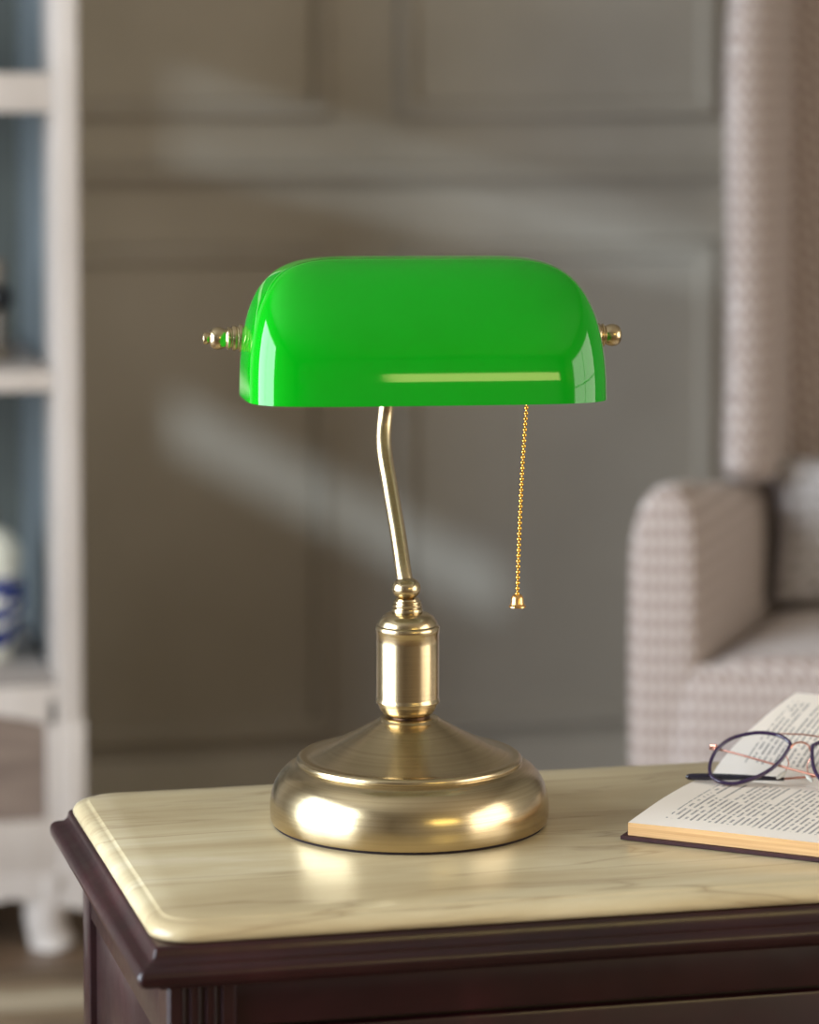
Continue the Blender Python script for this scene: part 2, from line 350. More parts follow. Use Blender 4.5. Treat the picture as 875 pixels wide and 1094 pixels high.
# wall panelling: raised frame mouldings, chair rail, baseboard
tn = [0]
def frame_profile(bm, x0, x1, z0, z1, wd, y, prof):
    # prof: (inset, out) swept round the rectangle with mitred corners
    rs = []
    for ins, out in prof:
        rs.append([(x0+ins, y-out, z0+ins), (x1-ins, y-out, z0+ins), (x1-ins, y-out, z1-ins), (x0+ins, y-out, z1-ins)])
    vr = [[bm.verts.new(p) for p in r] for r in rs]
    for a, b in zip(vr, vr[1:]):
        for i in range(4): bm.faces.new((a[i], a[(i+1) % 4], b[(i+1) % 4], b[i]))
PROF = [(0, -0.002), (0, 0.006), (0.005, 0.015), (0.013, 0.017), (0.020, 0.012), (0.026, 0.013), (0.030, 0.004), (0.032, -0.002)]
px = [0.5357+0.6115*k for k in range(-4, 4)]
for x in px:
    a, b_ = max(x, XL+0.06), min(x+0.488, XR-0.06)
    if b_-a < 0.15: continue
    for z0, z1 in ((0.134, 0.868), (1.078, 2.42)):
        bm = new(); frame_profile(bm, a-0.012, b_+0.012, z0-0.012, z1+0.012, 0.03, YB, PROF); tn[0] += 1
        struct(link('trim_%d' % tn[0], bm, M['wall'], ang=60))
def rail(name, prof, x0=XL, x1=XR):
    bm = new(); rings(bm, [[(x, YB-o_, z_) for o_, z_ in prof] for x in (x0, x1)]); return struct(link(name, bm, M['wall'], ang=50))
tn[0] += 1
rail('trim_%d' % tn[0], [(-0.002, 0.966), (0.012, 0.966), (0.014, 0.972), (0.022, 0.976), (0.026, 0.984), (0.024, 0.992), (0.015, 0.996), (0.011, 1.003), (-0.002, 1.003)])
rail('baseboard_back', [(-0.002, -0.0), (0.018, -0.0), (0.018, 0.088), (0.013, 0.094), (0.012, 0.104), (0.006, 0.110), (-0.002, 0.110)])
for nm, x0, x1 in (('baseboard_left', XL, XL+0.016), ('baseboard_right', XR-0.016, XR)):
    bm = new(); box(bm, x0, x1, YF, YB-0.018, 0, 0.105, 0.003); struct(link(nm, bm, M['wall']))

# ------------------------------------------------------------------ rug
bm = new(); box(bm, -1.5, 0.45, 0.35, 1.66, 0.0, 0.012, 0.004); o = link('area_rug', bm, M['rug'])
o['label'] = 'pale mottled woven rug lying on the wooden floor in front of the white cabinet'; o['category'] = 'rug'

# ------------------------------------------------------------------ side table
TX0, TX1, TY0, TY1 = -0.216, 0.50, -0.234, 0.132
def skew(v): return Vector((v.x-0.035*(v.y+0.22), v.y, v.z))
tb = empty('side_table', (0, 0, 0), 'dark mahogany side table with a cream veined marble top under the lamp', 'table')
def loop_rr(ins, z, r0, x0=TX0, x1=TX1, y0=TY0, y1=TY1):
    return [(x, y, z) for x, y in rrect(x0+ins, x1-ins, y0+ins, y1-ins, max(r0-ins*0.4, 0.0015), 8)]
bm = new()
rings(bm, [loop_rr(i, z, 0.026) for i, z in [(0.004, 0.5865), (0.001, 0.588), (0, 0.5905), (0.0004, 0.5930), (0.002, 0.5955), (0.0045, 0.5974), (0.0078, 0.5985), (0.0095, 0.5987), (0.0102, 0.5996), (0.0115, 0.6), (0.03, 0.6)]])
link('marble_top', bm, M['marble'], tb, T=skew, ang=50)
bm = new()
wx0, wx1, wy0, wy1 = TX0-0.0125, TX1+0.0125, TY0-0.0145, TY1+0.0125
rings(bm, [loop_rr(i, z, 0.004, wx0, wx1, wy0, wy1) for i, z in [(0.03, 0.558), (0.016, 0.559), (0.0145, 0.5628), (0.0062, 0.5632), (0.0040, 0.5637), (0.0020, 0.5650), (0.0006, 0.5670), (0, 0.5698), (0.0002, 0.5722), (0.0012, 0.5744), (0.0028, 0.5760), (0.0050, 0.5769), (0.0072, 0.5773), (0.0094, 0.5784), (0.0112, 0.5803), (0.0121, 0.5828), (0.0124, 0.5850), (0.0135, 0.5866), (0.018, 0.5868), (0.05, 0.5868)]])
link('top_moulding', bm, M['wood'], tb, T=skew, ang=55)
bx0, bx1, by0, by1 = -0.207, 0.491, -0.228, 0.124
Z0 = 0.14
bm = new(); box(bm, bx0+0.012, bx1-0.012, by0+0.012, by1-0.004, Z0+0.01, 0.558); link('carcase', bm, M['wood'], tb, T=skew, smooth=False)
# corner posts with vertical flutes on the front
for (x0, x1) in ((bx0, bx0+0.044), (bx1-0.044, bx1)):
    bm = new(); pts = [(x0, by0+0.03), (x0, by0+0.002), (x0+0.002, by0)]
    for k in range(3):
        c = x0+0.012+k*0.010
        pts += [(c-0.0032, by0)]+[(c+0.0028*math.sin(R(a)), by0+0.0030*math.cos(R(a))) for a in (-75, -40, 0, 40, 75)]+[(c+0.0032, by0)]
    pts += [(x1-0.002, by0), (x1, by0+0.002), (x1, by0+0.03)]
    prism(bm, pts, 0.0, 0.559, 'XY'); link('corner_post', bm, M['wood'], tb, T=skew, ang=30)
for (x0, x1) in ((bx0, bx0+0.03), (bx1-0.03, bx1)):
    bm = new(); box(bm, x0, x1, by1-0.032, by1, 0.0, 0.559, 0.0015); link('back_post', bm, M['wood'], tb, T=skew)
# framed side panels
for sx, xa in ((-1, bx0), (1, bx1)):
    xo = xa-sx*0.0; xi = xa-sx*0.014
    bm = new(); a_, c_ = sorted((xo-sx*0.001, xi)); box(bm, a_, c_, by0+0.030, by1-0.032, 0.515, 0.559, 0.001); link('side_rail', bm, M['wood'], tb, T=skew); bm = new(); box(bm, a_, c_, by0+0.030, by1-0.032, Z0, Z0+0.05, 0.001); link('side_rail', bm, M['wood'], tb, T=skew)
    bm = new(); a_, c_ = sorted((xo-sx*0.004, xi)); box(bm, a_, c_, by0+0.034, by1-0.037, Z0+0.05, 0.515, 0.002); link('side_panel', bm, M['wood'], tb, T=skew)
bm = new(); box(bm, bx0+0.044, bx1-0.044, by0+0.004, by0+0.018, 0.530, 0.559, 0.001); link('front_rail', bm, M['wood'], tb, T=skew); bm = new(); box(bm, bx0+0.044, bx1-0.044, by0+0.004, by0+0.018, Z0, Z0+0.03, 0.001); link('front_rail', bm, M['wood'], tb, T=skew)
for z0, z1 in ((0.355, 0.527), (0.175, 0.350)):
    bm = new(); box(bm, bx0+0.047, bx1-0.047, by0+0.003, by0+0.016, z0, z1, 0.003); dr = link('drawer', bm, M['wood'], tb, T=skew)
    for kx in (0.0, 0.28):
        bm = new(); lathe(bm, [(0.012, 0), (0.012, 0.002), (0.005, 0.004), (0.005, 0.012), (0.012, 0.016), (0.014, 0.021), (0.010, 0.026), (0.001, 0.028)], seg=20)
        for v in bm.verts: v.co = Vector((kx+v.co.x, by0+0.004-v.co.z, (z0+z1)/2+v.co.y))
        link('knob', bm, M['brass'], dr, T=skew)

# ------------------------------------------------------------------ desk lamp
LZ = 0.60
lp = empty('desk_lamp', (-0.002, -0.008, LZ), 'green glass shaded brass banker style desk lamp on the marble table top', 'lamp')
bm = new(); lathe(bm, [(0.092, 0), (0.0965, 0.0002), (0.0968, 0.0016), (0.092, 0.002)], seg=96); link('felt_pad', bm, mat('dark_felt', (30, 14, 16), 0.9), lp)
bm = new()
bp = [(0.0962, 0.0016), (0.0978, 0.0022), (0.0985, 0.0045), (0.0988, 0.010), (0.0986, 0.0155), (0.0977, 0.0215), (0.0957, 0.0275), (0.0925, 0.0330), (0.0885, 0.0374), (0.0850, 0.0398), (0.0818, 0.0412), (0.0800, 0.0418), (0.0793, 0.0424), (0.0796, 0.0436), (0.0797, 0.0450), (0.0790, 0.0464), (0.0776, 0.0473), (0.0758, 0.0476), (0.0742, 0.0475), (0.0730, 0.0478),
      (0.0690, 0.0493), (0.0620, 0.0520), (0.0550, 0.0550), (0.0480, 0.0583), (0.0410, 0.0618), (0.0350, 0.0652), (0.0300, 0.0681), (0.0255, 0.0707), (0.0228, 0.0721), (0.0218, 0.0726), (0.0210, 0.0738), (0.0198, 0.0746), (0.0170, 0.0748), (0.001, 0.0748)]
lathe(bm, bp, seg=128); link('lamp_base', bm, M['brass'], lp, ang=50)
bm = new(); lathe(bm, [(0.0145, 0.0745), (0.0145, 0.0765)], seg=48); link('neck_groove', bm, M['brass_dark'], lp)
bm = new()
cp = [(0.0140, 0.0760), (0.0150, 0.0762), (0.0166, 0.0775), (0.0182, 0.0795), (0.0192, 0.0818), (0.0198, 0.0838), (0.0199, 0.0848), (0.0212, 0.0852), (0.0215, 0.0860), (0.0214, 0.0872), (0.0209, 0.0880), (0.0209, 0.089), (0.0209, 0.128), (0.0209, 0.1352), (0.0213, 0.1358), (0.0215, 0.1375), (0.0214, 0.1392), (0.0207, 0.1400), (0.0199, 0.1405), (0.0196, 0.1420), (0.0187, 0.1440), (0.0170, 0.1462), (0.0148, 0.1478), (0.0120, 0.1488), (0.0105, 0.1491), (0.001, 0.1492)]
lathe(bm, [(r_*1.06 if r_ > 0.0125 else r_, z) for r_, z in cp], c=(-0.0012, 0, 0), seg=96); link('column', bm, M['brass'], lp, ang=45)
bm = new(); lathe(bm, [(0.009, 0.1490), (0.0100, 0.1492), (0.0103, 0.1505), (0.0100, 0.1520), (0.0088, 0.1524), (0.0088, 0.1530), (0.0096, 0.1533), (0.0098, 0.1542), (0.0095, 0.1550), (0.0086, 0.1553), (0.0086, 0.1560), (0.0092, 0.1564), (0.0092, 0.1572), (0.0080, 0.1577), (0.0075, 0.1590), (0.001, 0.1592)], c=(-0.0014, 0, 0), seg=48); [setattr(v, 'co', Vector(((v.co.x+0.0014)*1.07-0.0014, v.co.y*1.07, v.co.z))) for v in bm.verts]; link('neck_rings', bm, M['brass'], lp, ang=30)
bm = new(); lathe(bm, [(0.0074, 0.1575), (0.0080, 0.1588)]+[(0.0103*math.cos(R(a)), 0.1662+0.0082*math.sin(R(a))) for a in range(-60, 85, 12)]+[(0.001, 0.1738)], c=(-0.0022, 0, 0), seg=48); link('ball_joint', bm, M['brass'], lp)
stem = spline([(-0.0026, 0.000, 0.168), (-0.0032, 0.004, 0.176), (-0.0036, 0.020, 0.2009), (-0.0050, 0.040, 0.2319), (-0.0064, 0.055, 0.2607), (-0.0040, 0.060, 0.2845), (-0.0018, 0.052, 0.311), (-0.0002, 0.030, 0.330), (0.0, 0.010, 0.3395)], 8)
bm = new(); tube(bm, stem, 0.0058, 20); link('stem', bm, M['brass'], lp)

# shade assembly: frame in its own axes, axis along x through (0,0), turned a little about z
rotS = Matrix.Rotation(R(-3.0), 4, 'Z') @ Matrix.Rotation(R(0.35), 4, 'Y')
AX = Vector((0.002, 0.012, 0.343))
def TS(v): return rotS @ v + AX
ZR, HT = -0.0385, 0.0970          # rim height and shade height, from the axis
HW, HD, YC = 0.1248, 0.064, -0.036
SX = 0.0036
def shade_ring(t, off=0.0):
    fx = (1-t**2.5)**0.16; fy = (1-t**2.35)**0.42
    hx = max(HW*fx-off, 0.0005); hy = max(HD*fy-off, 0.0004)
    # front wall flares gently towards the rim
    yc = YC+0.012*t**1.5
    n = 4.6; out = []
    K = 96
    for k in range(K):
        a = 2*PI*k/K; ca, sa = math.cos(a), math.sin(a)
        x = hx*math.copysign(abs(ca)**(2/n), ca); y = hy*math.copysign(abs(sa)**(2/n), sa)
        out.append(Vector((x+SX, yc+y, ZR+(HT-off)*t)))
    return out
ts = [0, 0.006, 0.03, 0.08, 0.15, 0.22, 0.3, 0.38, 0.46, 0.54, 0.61, 0.67, 0.73, 0.78, 0.82, 0.86, 0.89, 0.915, 0.937, 0.955, 0.969, 0.98, 0.988, 0.9935, 0.997, 0.999]
bm = new()
outer = [shade_ring(t) for t in ts]
vo = rings(bm, outer, cap0=False, cap1=True, mi=0)
inner = [shade_ring(t, 0.0032) for t in ts[:-3]]
vi = rings(bm, inner, cap0=False, cap1=True, mi=1)
n = len(vo[0])
for i in range(n):
    f = bm.faces.new((vo[0][i], vi[0][i], vi[0][(i+1) % n], vo[0][(i+1) % n])); f.material_index = 0
link('lamp_shade', bm, [M['green'], M['opal']], lp, T=TS, ang=60)
# yoke that carries the shade, from the stem's head to both ends, inside the glass
bm = new(); tube(bm, spline([(-0.121, 0, 0), (-0.108, 0.0, 0.0), (-0.098, 0.004, 0.010), (-0.06, 0.006, 0.013), (0, 0.004, 0.004), (0.06, 0.006, 0.013), (0.098, 0.004, 0.010), (0.113, 0.0, 0.0), (0.128, 0, 0)], 6), 0.0032, 12); link('yoke', bm, M['brass'], lp, T=TS)
bm = new(); lathe(bm, [(0.011, -0.022), (0.0125, -0.020), (0.0125, 0.016), (0.015, 0.018), (0.015, 0.024), (0.009, 0.026)], c=(0.03, -0.022, 0.004), seg=28, axis='X'); link('bulb_socket', bm, M['brass'], lp, T=TS)
bm = new(); lathe(bm, [(0.009, -0.016), (0.011, -0.020), (0.020, -0.036), (0.024, -0.052), (0.020, -0.066), (0.010, -0.074), (0.001, -0.076)], c=(0.03, -0.022, 0.004), seg=28, axis='X'); link('light_bulb', bm, M['opal'], lp, T=TS)
# finials: turned knobs at both ends of the axis
fp = [(0.0078, -0.004), (0.0080, 0.000), (0.0096, 0.0004), (0.0099, 0.0016), (0.0096, 0.0030), (0.0084, 0.0036), (0.0080, 0.0044), (0.0088, 0.0052), (0.0089, 0.0068), (0.0085, 0.0078), (0.0074, 0.0084), (0.0073, 0.0092), (0.0082, 0.0098), (0.0083, 0.0108), (0.0072, 0.0116), (0.0066, 0.0124), (0.0072, 0.0138), (0.0079, 0.0160), (0.0080, 0.0182), (0.0076, 0.0204), (0.0066, 0.0222), (0.0048, 0.0234)]
ft = {-1: [(0.0038, 0.0238), (0.0042, 0.0250), (0.0044, 0.0262), (0.0040, 0.0276), (0.0026, 0.0286), (0.0003, 0.0290)], 1: [(0.0026, 0.0240), (0.0003, 0.0242)]}
for s in (-1, 1):
    x0 = -0.1172 if s < 0 else 0.1300
    bm = new(); lathe(bm, [(r_, x0+s*z) for r_, z in fp+ft[s]], seg=36, axis='X'); link('finial', bm, M['brass'], lp, T=TS, ang=30)
# pull chain of small beads with a bell at its end
c0 = Vector((0.0796, -0.028, 0.322)); c1 = Vector((0.0708, -0.03, 0.1645))
cpts = [c0.lerp(c1, t)+Vector((0.0012*math.sin(t*PI)*-1, 0, 0)) for t in [i/41 for i in range(42)]]
bm = new(); tube(bm, cpts, 0.0004, 6)
for p in cpts:
    r_ = bmesh.ops.create_uvsphere(bm, u_segments=10, v_segments=7, radius=0.00165, matrix=Matrix.Translation(p))
ch = link('pull_chain', bm, M['gold'], lp, recalc=False)
bm = new(); lathe(bm, [(0.0014, 0.0086), (0.0028, 0.0082), (0.0040, 0.0068), (0.0045, 0.0048), (0.0046, 0.0024), (0.0052, 0.0010), (0.0060, 0.0004), (0.0060, -0.0006), (0.0046, -0.0010), (0.0005, -0.0008)], c=(c1.x, c1.y, c1.z-0.0088), seg=28); link('chain_bell', bm, M['bell'], ch)

# ------------------------------------------------------------------ open book
bA = Vector((0.785, -0.6195, 0)).normalized(); bB = Vector((-bA.y, bA.x, 0)); bO = Vector((0.1335, -0.0935, 0.600))
def TB(v): return bO+bA*v.x+bB*v.y+Vector((0, 0, v.z))
bk = empty('open_book', (bO.x, bO.y, 0.6), 'open maroon cloth book with tan page edges lying right of the lamp', 'book')
bk_inv = Matrix.Translation(-Vector((bO.x, bO.y, 0.6)))
def TBl(v): return TB(v)-bO
BL = 0.212                        # book height along the spine
GUT = 0.166
bm = new()
# cover board seen as one thin folded sheet under both page blocks
poly = [(-0.004, 0.0006), (0.150, 0.0006), (0.166, 0.0004), (0.185, 0.0006), (0.330, 0.0155), (0.3305, 0.0180), (0.184, 0.0032), (0.166, 0.0030), (0.150, 0.0030), (-0.004, 0.0030)]
vr = rings(bm, [[(x, y, z) for y, z in poly] for x in (-0.004, BL+0.004)])
es = [e for e in bm.edges if abs(e.calc_length()) < 0.003]
link('cover', bm, M['cover'], bk, T=TBl, ang=30)
def page_block(name, prof_top, prof_bot, m_top, x_at):
    bm = new(); uvl = bm.loops.layers.uv.new('UVMap')
    NX = 10; tops = []; bots = []
    for i in range(NX+1):
        fx = i/NX; tops.append([]); bots.append([])
        for (y, z, s_), (yb, zb) in zip(prof_top, prof_bot):
            x = x_at(y, 0)*(1-fx)+BL*fx + 0.0
            tops[-1].append(bm.verts.new((x, y, z+0.0008*math.sin(fx*3.3+y*30)))); bots[-1].append(bm.verts.new((x, yb, zb)))
    smap = {}
    for i in range(NX+1):
        for j, (y, z, s_) in enumerate(prof_top): smap[tops[i][j]] = (tops[i][j].co.x, s_)
    np_ = len(prof_top)
    for i in range(NX):
        for j in range(np_-1):
            f = bm.faces.new((tops[i][j], tops[i+1][j], tops[i+1][j+1], tops[i][j+1])); f.material_index = 0
            for l in f.loops: l[uvl].uv = smap[l.vert]
            f = bm.faces.new((bots[i][j], bots[i][j+1], bots[i+1][j+1], bots[i+1][j])); f.material_index = 1
        for j in (0, np_-1):
            f = bm.faces.new((bots[i][j], bots[i+1][j], tops[i+1][j], tops[i][j])); f.material_index = 1
    for i in (0, NX):
        for j in range(np_-1):
            f = bm.faces.new((bots[i][j], tops[i][j], tops[i][j+1], bots[i][j+1])); f.material_index = 1
    return link(name, bm, [m_top, M['edges']], bk, T=TBl, ang=50)
def arc(pr):
    out = []; s_ = 0
    for k, (y, z) in enumerate(pr):
        if k: s_ += math.hypot(y-pr[k-1][0], z-pr[k-1][1])
        out.append((y, z, s_))
    return out
def densify(pr, n=6): return [(p.x, p.y) for p in spline([(a, b, 0) for a, b in pr], n)]
near_t = densify([(0, 0.0118), (0.03, 0.0124), (0.07, 0.0134), (0.11, 0.0138), (0.14, 0.0130), (0.158, 0.0108), (0.166, 0.0078)])
near_b = densify([(0, 0.0030), (0.03, 0.0030), (0.07, 0.0030), (0.11, 0.0030), (0.14, 0.0030), (0.158, 0.0030), (0.166, 0.0030)])
page_block('near_pages', arc(near_t), near_b, M['page_near'], lambda y, f: 0.0)
far_t = densify([(0.1665, 0.0078), (0.176, 0.0135), (0.190, 0.0190), (0.215, 0.0258), (0.25, 0.0330), (0.29, 0.0402), (0.320, 0.0448)])
far_b = densify([(0.1665, 0.0030), (0.176, 0.0030), (0.190, 0.0038), (0.215, 0.0064), (0.25, 0.0100), (0.29, 0.0142), (0.322, 0.0176)])
fo = page_block('far_pages', arc(far_t), far_b, M['page_far'], lambda y, f: 0.016*(y-0.166)/0.154)

# ------------------------------------------------------------------ eyeglasses lying on the book
gP = Vector((0.2395, -0.0145, 0.6152)); ga = R(-30); gU = Vector((math.cos(ga), math.sin(ga), 0)); gB = Vector((-gU.y, gU.x, 0)); gphi = R(35)
gV = gB*math.cos(gphi)+Vector((0, 0, math.sin(gphi))); gN = gU.cross(gV)
gl_ = empty('eyeglasses', tuple(gP), 'round metal eyeglasses with dark purple rims folded on the open book', 'glasses')
def G(u, v, n_=0.0): return (gU*u+gV*v+gN*n_)/1000.0
L1 = [(-22.3, 10.9), (-22.6, 22), (-19.4, 33.4), (-10.1, 44.7), (6.7, 51.4), (22.5, 50.6), (32.2, 44.7), (33.5, 38.8), (26.9, 21.3), (15.7, 8.7), (0.5, 0.0), (-10.4, -0.4), (-18.2, 3.2)]
c8 = math.cos(R(-9)); s8 = math.sin(R(-9))
def mir(p):
    x, y = 82.0-p[0]-48.5, p[1]-36.0
    return (48.5+x*c8-y*s8, 36.0+x*s8+y*c8)
L2 = [mir(p) for p in L1]
def closed(pts, n=6):
    P = [Vector((x, y, 0)) for x, y in pts]; out = []; k = len(P)
    for i in range(k):
        p0, p1, p2, p3 = P[i-1], P[i], P[(i+1) % k], P[(i+2) % k]
        for j in range(n):
            t = j/n; out.append(0.5*((2*p1)+(-p0+p2)*t+(2*p0-5*p1+4*p2-p3)*t*t+(-p0+3*p1-3*p2+p3)*t**3))
    return out
for Lk in (L1, L2):
    pts = closed(Lk); cx = sum(p.x for p in pts)/len(pts); cy = sum(p.y for p in pts)/len(pts)
    bm = new(); tube(bm, [G(cx+(p.x-cx)*0.975, cy+(p.y-cy)*0.975) for p in pts], 0.00145, 10, close=True, flat=1.0); link('rim', bm, M['acetate'], gl_)
    bm = new(); tube(bm, [G(cx+(p.x-cx)*0.99, cy+(p.y-cy)*0.99, -1.2) for p in pts], 0.0005, 8, close=True); link('wire_rim', bm, M['rose_gold'], gl_)
    bm = new(); ctr = G(cx, cy, 1.2)
    for off in (0.0,):
        rr = [[bm.verts.new(G(cx+(p.x-cx)*k_, cy+(p.y-cy)*k_, 1.6*(1-k_*k_))) for p in pts] for k_ in (0.965, 0.7, 0.35)]
        for a_, b_ in zip(rr, rr[1:]):
            for i in range(len(pts)): bm.faces.new((a_[i], a_[(i+1) % len(pts)], b_[(i+1) % len(pts)], b_[i]))
        bm.faces.new(rr[-1])
    link('lens', bm, M['lens'], gl_)
bm = new(); tube(bm, [G(*p) for p in [(14, 51.6, -1), (30, 51.2, 0.5), (41, 51.0, 1.2), (52, 50.6, 0.5), (66, 48.5, -1)]], 0.00055, 8); link('brow_bar', bm, M['rose_gold'], gl_)
bm = new(); tube(bm, spline([G(33.6, 37.5), G(36, 41.5, 0.8), G(41, 43, 1.4), G(46, 41.5, 0.8), G(48.6, 36.5)], 5), 0.00075, 8); link('bridge', bm, M['rose_gold'], gl_)
for s in (0, 1):
    f = (lambda u, v, n_=0: G(u, v, n_)) if s == 0 else (lambda u, v, n_=0: G(*mir((u, v)), n_))
    bm = new(); tube(bm, spline([f(31.5, 31, -1), f(33.5, 27, -5), f(31, 21, -8), f(28.5, 19, -7)], 5), 0.0004, 8); pa = link('nose_pad_arm', bm, M['rose_gold'], gl_)
    bm = new(); bmesh.ops.create_uvsphere(bm, u_segments=16, v_segments=10, radius=1.0)
    ctr = f(29.5, 17.5, -7.0)
    for v in bm.verts: v.co = ctr+gU*v.co.x*0.0022+(gV*0.8-gU*(-0.5 if s == 0 else 0.5)).normalized()*v.co.y*0.0052+gN*v.co.z*0.0011
    link('nose_pad', bm, mat('clear_silicone', (228, 226, 216), 0.1, 0, Alpha=0.8), pa)
    bm = new(); tube(bm, [f(-20.5, 35, 0), f(-24.5, 36, -1), f(-25.5, 36, -4)], 0.0014, 8); link('hinge', bm, M['rose_gold'], gl_)
def W(x, y, z): return Vector((x, y, z))-gP
# left temple folds behind the lenses to the right, right temple folds to the left and ends in the black tip
hl = G(-25, 36, -4); hr = G(*mir((-25, 36)), -4)
endl = W(0.325, -0.058, 0.6165)
bm = new(); tube(bm, spline([hl, hl.lerp(endl, 0.12)+Vector((0, 0, 0.001)), hl.lerp(endl, 0.55), hl.lerp(endl, 0.8)], 6), 0.00085, 8); tl = link('temple', bm, M['rose_gold'], gl_)
bm = new(); tube(bm, [hl.lerp(endl, 0.78), hl.lerp(endl, 0.85), endl], [0.0015, 0.0020, 0.0024], 10); link('temple_tip', bm, M['tip'], tl)
tipE = W(0.2085, 0.0090, 0.6165); tipS = W(0.2770, -0.0070, 0.6150)
bm = new(); tube(bm, spline([hr, hr.lerp(tipS, 0.12)+Vector((0, 0, 0.001)), hr.lerp(tipS, 0.6), tipS], 6), 0.00085, 8); trr = link('temple', bm, M['rose_gold'], gl_)
bm = new(); tube(bm, spline([tipS.lerp(tipE, t) + Vector((0, 0, 0.0006*math.sin(t*PI))) for t in (-0.02, 0.2, 0.4, 0.6, 0.8, 0.92, 0.965, 0.985, 1.0)], 1), [0.0014, 0.0018, 0.0021, 0.0024, 0.0026, 0.0026, 0.0023, 0.0018, 0.0006], 16); link('temple_tip', bm, M['tip'], trr)

# ------------------------------------------------------------------ white display cabinet
cb = empty('display_cabinet', (-0.47, 1.78, 0), 'cream painted open display cabinet with curved feet against the panelled wall', 'cabinet')
cbl = Vector((-0.47, 1.78, 0))
def TC(v): return v-cbl
CX0, CX1, CY0, CY1 = -0.91, -0.029, 1.78, 2.33
for s in (0, 1):
    x0, x1 = ((CX0, CX0+0.033) if s == 0 else (CX1-0.0325, CX1))
    bm = new(); box(bm, x0, x1, CY0, CY0+0.125, 0.30, 1.98, 0.003); box(bm, x0-(0.004 if s == 0 else 0), x1+(0.003 if s else 0), CY0-0.003, CY0+0.12, 0.075, 0.30, 0.003); link('corner_post', bm, M['white_wood'], cb, T=TC)
    bm = new(); a_, c_ = (x0+0.004, x0+0.026) if s == 0 else (x1-0.026, x1-0.004)
    box(bm, a_, c_, CY0+0.125, CY1, 0.12, 1.98); link('side_panel', bm, M['cab_inner'], cb, T=TC, smooth=False)
bm = new(); box(bm, CX0+0.004, CX1-0.004, CY1, CY1+0.015, 0.12, 1.98); link('back_panel', bm, M['cab_back'], cb, T=TC, smooth=False)
for z in (0.727, 1.095, 1.49):
    bm = new(); box(bm, CX0+0.033, CX1-0.0335, CY0+0.008, CY1, z, z+0.026, 0.002); link('shelf', bm, M['white_wood'], cb, T=TC)
    if z > 1: 
        bm = new(); box(bm, CX0+0.033, CX1-0.0335, CY0+0.003, CY0+0.018, z-0.010, z+0.040, 0.002); link('shelf_lip', bm, M['white_wood'], cb, T=TC)
bm = new(); box(bm, CX0+0.033, CX1-0.0335, CY0+0.004, CY1, 0.330, 0.3475, 0.002); link('shelf', bm, M['white_wood'], cb, T=TC)
# mid rail with a scalloped lower edge
bm = new(); xa, xb = CX0+0.033, CX1-0.0325
def scal(n_, z0, d, x0=xa, x1=xb):
    pts = []
    for i in range(n_+1):
        t = i/n_; x = x1+(x0-x1)*t; e = min(t, 1-t)
        zz = z0 - d*max(0, 1-e/0.07)**1.5 - d*0.35*abs(math.sin(e*PI*9))*(e < 0.22)
        pts.append((x, zz))
    return pts
prism(bm, [(xa, 0.3475), (xb, 0.3475)]+scal(60, 0.314, 0.022), CY0+0.001, CY0+0.02, 'XZ'); link('mid_rail', bm, M['white_wood'], cb, T=TC, ang=25)
bm = new(); box(bm, xa, xb, CY0+0.012, CY0+0.026, 0.15, 0.335); link('lower_panel', bm, M['wicker'], cb, T=TC, smooth=False)
bm = new(); box(bm, xb-0.014, xb, CY0+0.001, CY0+0.02, 0.15, 0.33, 0.003); link('panel_stile', bm, M['white_wood'], cb, T=TC); bm = new(); box(bm, xa, xa+0.014, CY0+0.001, CY0+0.02, 0.15, 0.33, 0.003); link('panel_stile', bm, M['white_wood'], cb, T=TC)
bm = new(); box(bm, xa, xb, CY0-0.001, CY0+0.02, 0.098, 0.170, 0.003); link('bottom_rail', bm, M['white_wood'], cb, T=TC)
bm = new(); prism(bm, [(CX0-0.004, 0.105), (CX1+0.004, 0.105)]+scal(80, 0.072, 0.022, CX0-0.004, CX1+0.004), CY0-0.008, CY0+0.012, 'XZ'); link('scalloped_apron', bm, M['white_wood'], cb, T=TC, ang=25)
bm = new(); box(bm, CX0+0.004, CX1-0.004, CY0+0.02, CY1, 0.098, 0.12); link('bottom_board', bm, M['white_wood'], cb, T=TC, smooth=False)
bm = new(); box(bm, CX0-0.02, CX1+0.02, CY0-0.02, CY1+0.02, 1.98, 2.03, 0.01); link('cornice', bm, M['white_wood'], cb, T=TC)
for (lx, s) in ((CX0+0.04, -1), (CX1-0.04, 1)):
    for (ly, sy) in ((CY0+0.022, -1), (CY1-0.04, 1)):
        bm = new()
        path = spline([(lx, ly, 0.10), (lx-s*0.002, ly, 0.078), (lx-s*0.006, ly, 0.058), (lx-s*0.008, ly, 0.040), (lx-s*0.006, ly, 0.022), (lx-s*0.002, ly, 0.008), (lx, ly, 0.0)], 4)
        k = len(path); rad = [0.036-0.010*math.sin(min(1, i/(k-1)*1.15)*PI/2)+0.006*max(0, i/(k-1)-0.7)/0.3 for i in range(k)]
        tube(bm, path, rad, 16)
        for v in bm.verts: v.co.z = max(v.co.z, 0.0)
        link('cabriole_leg', bm, M['white_wood'], cb, T=TC)

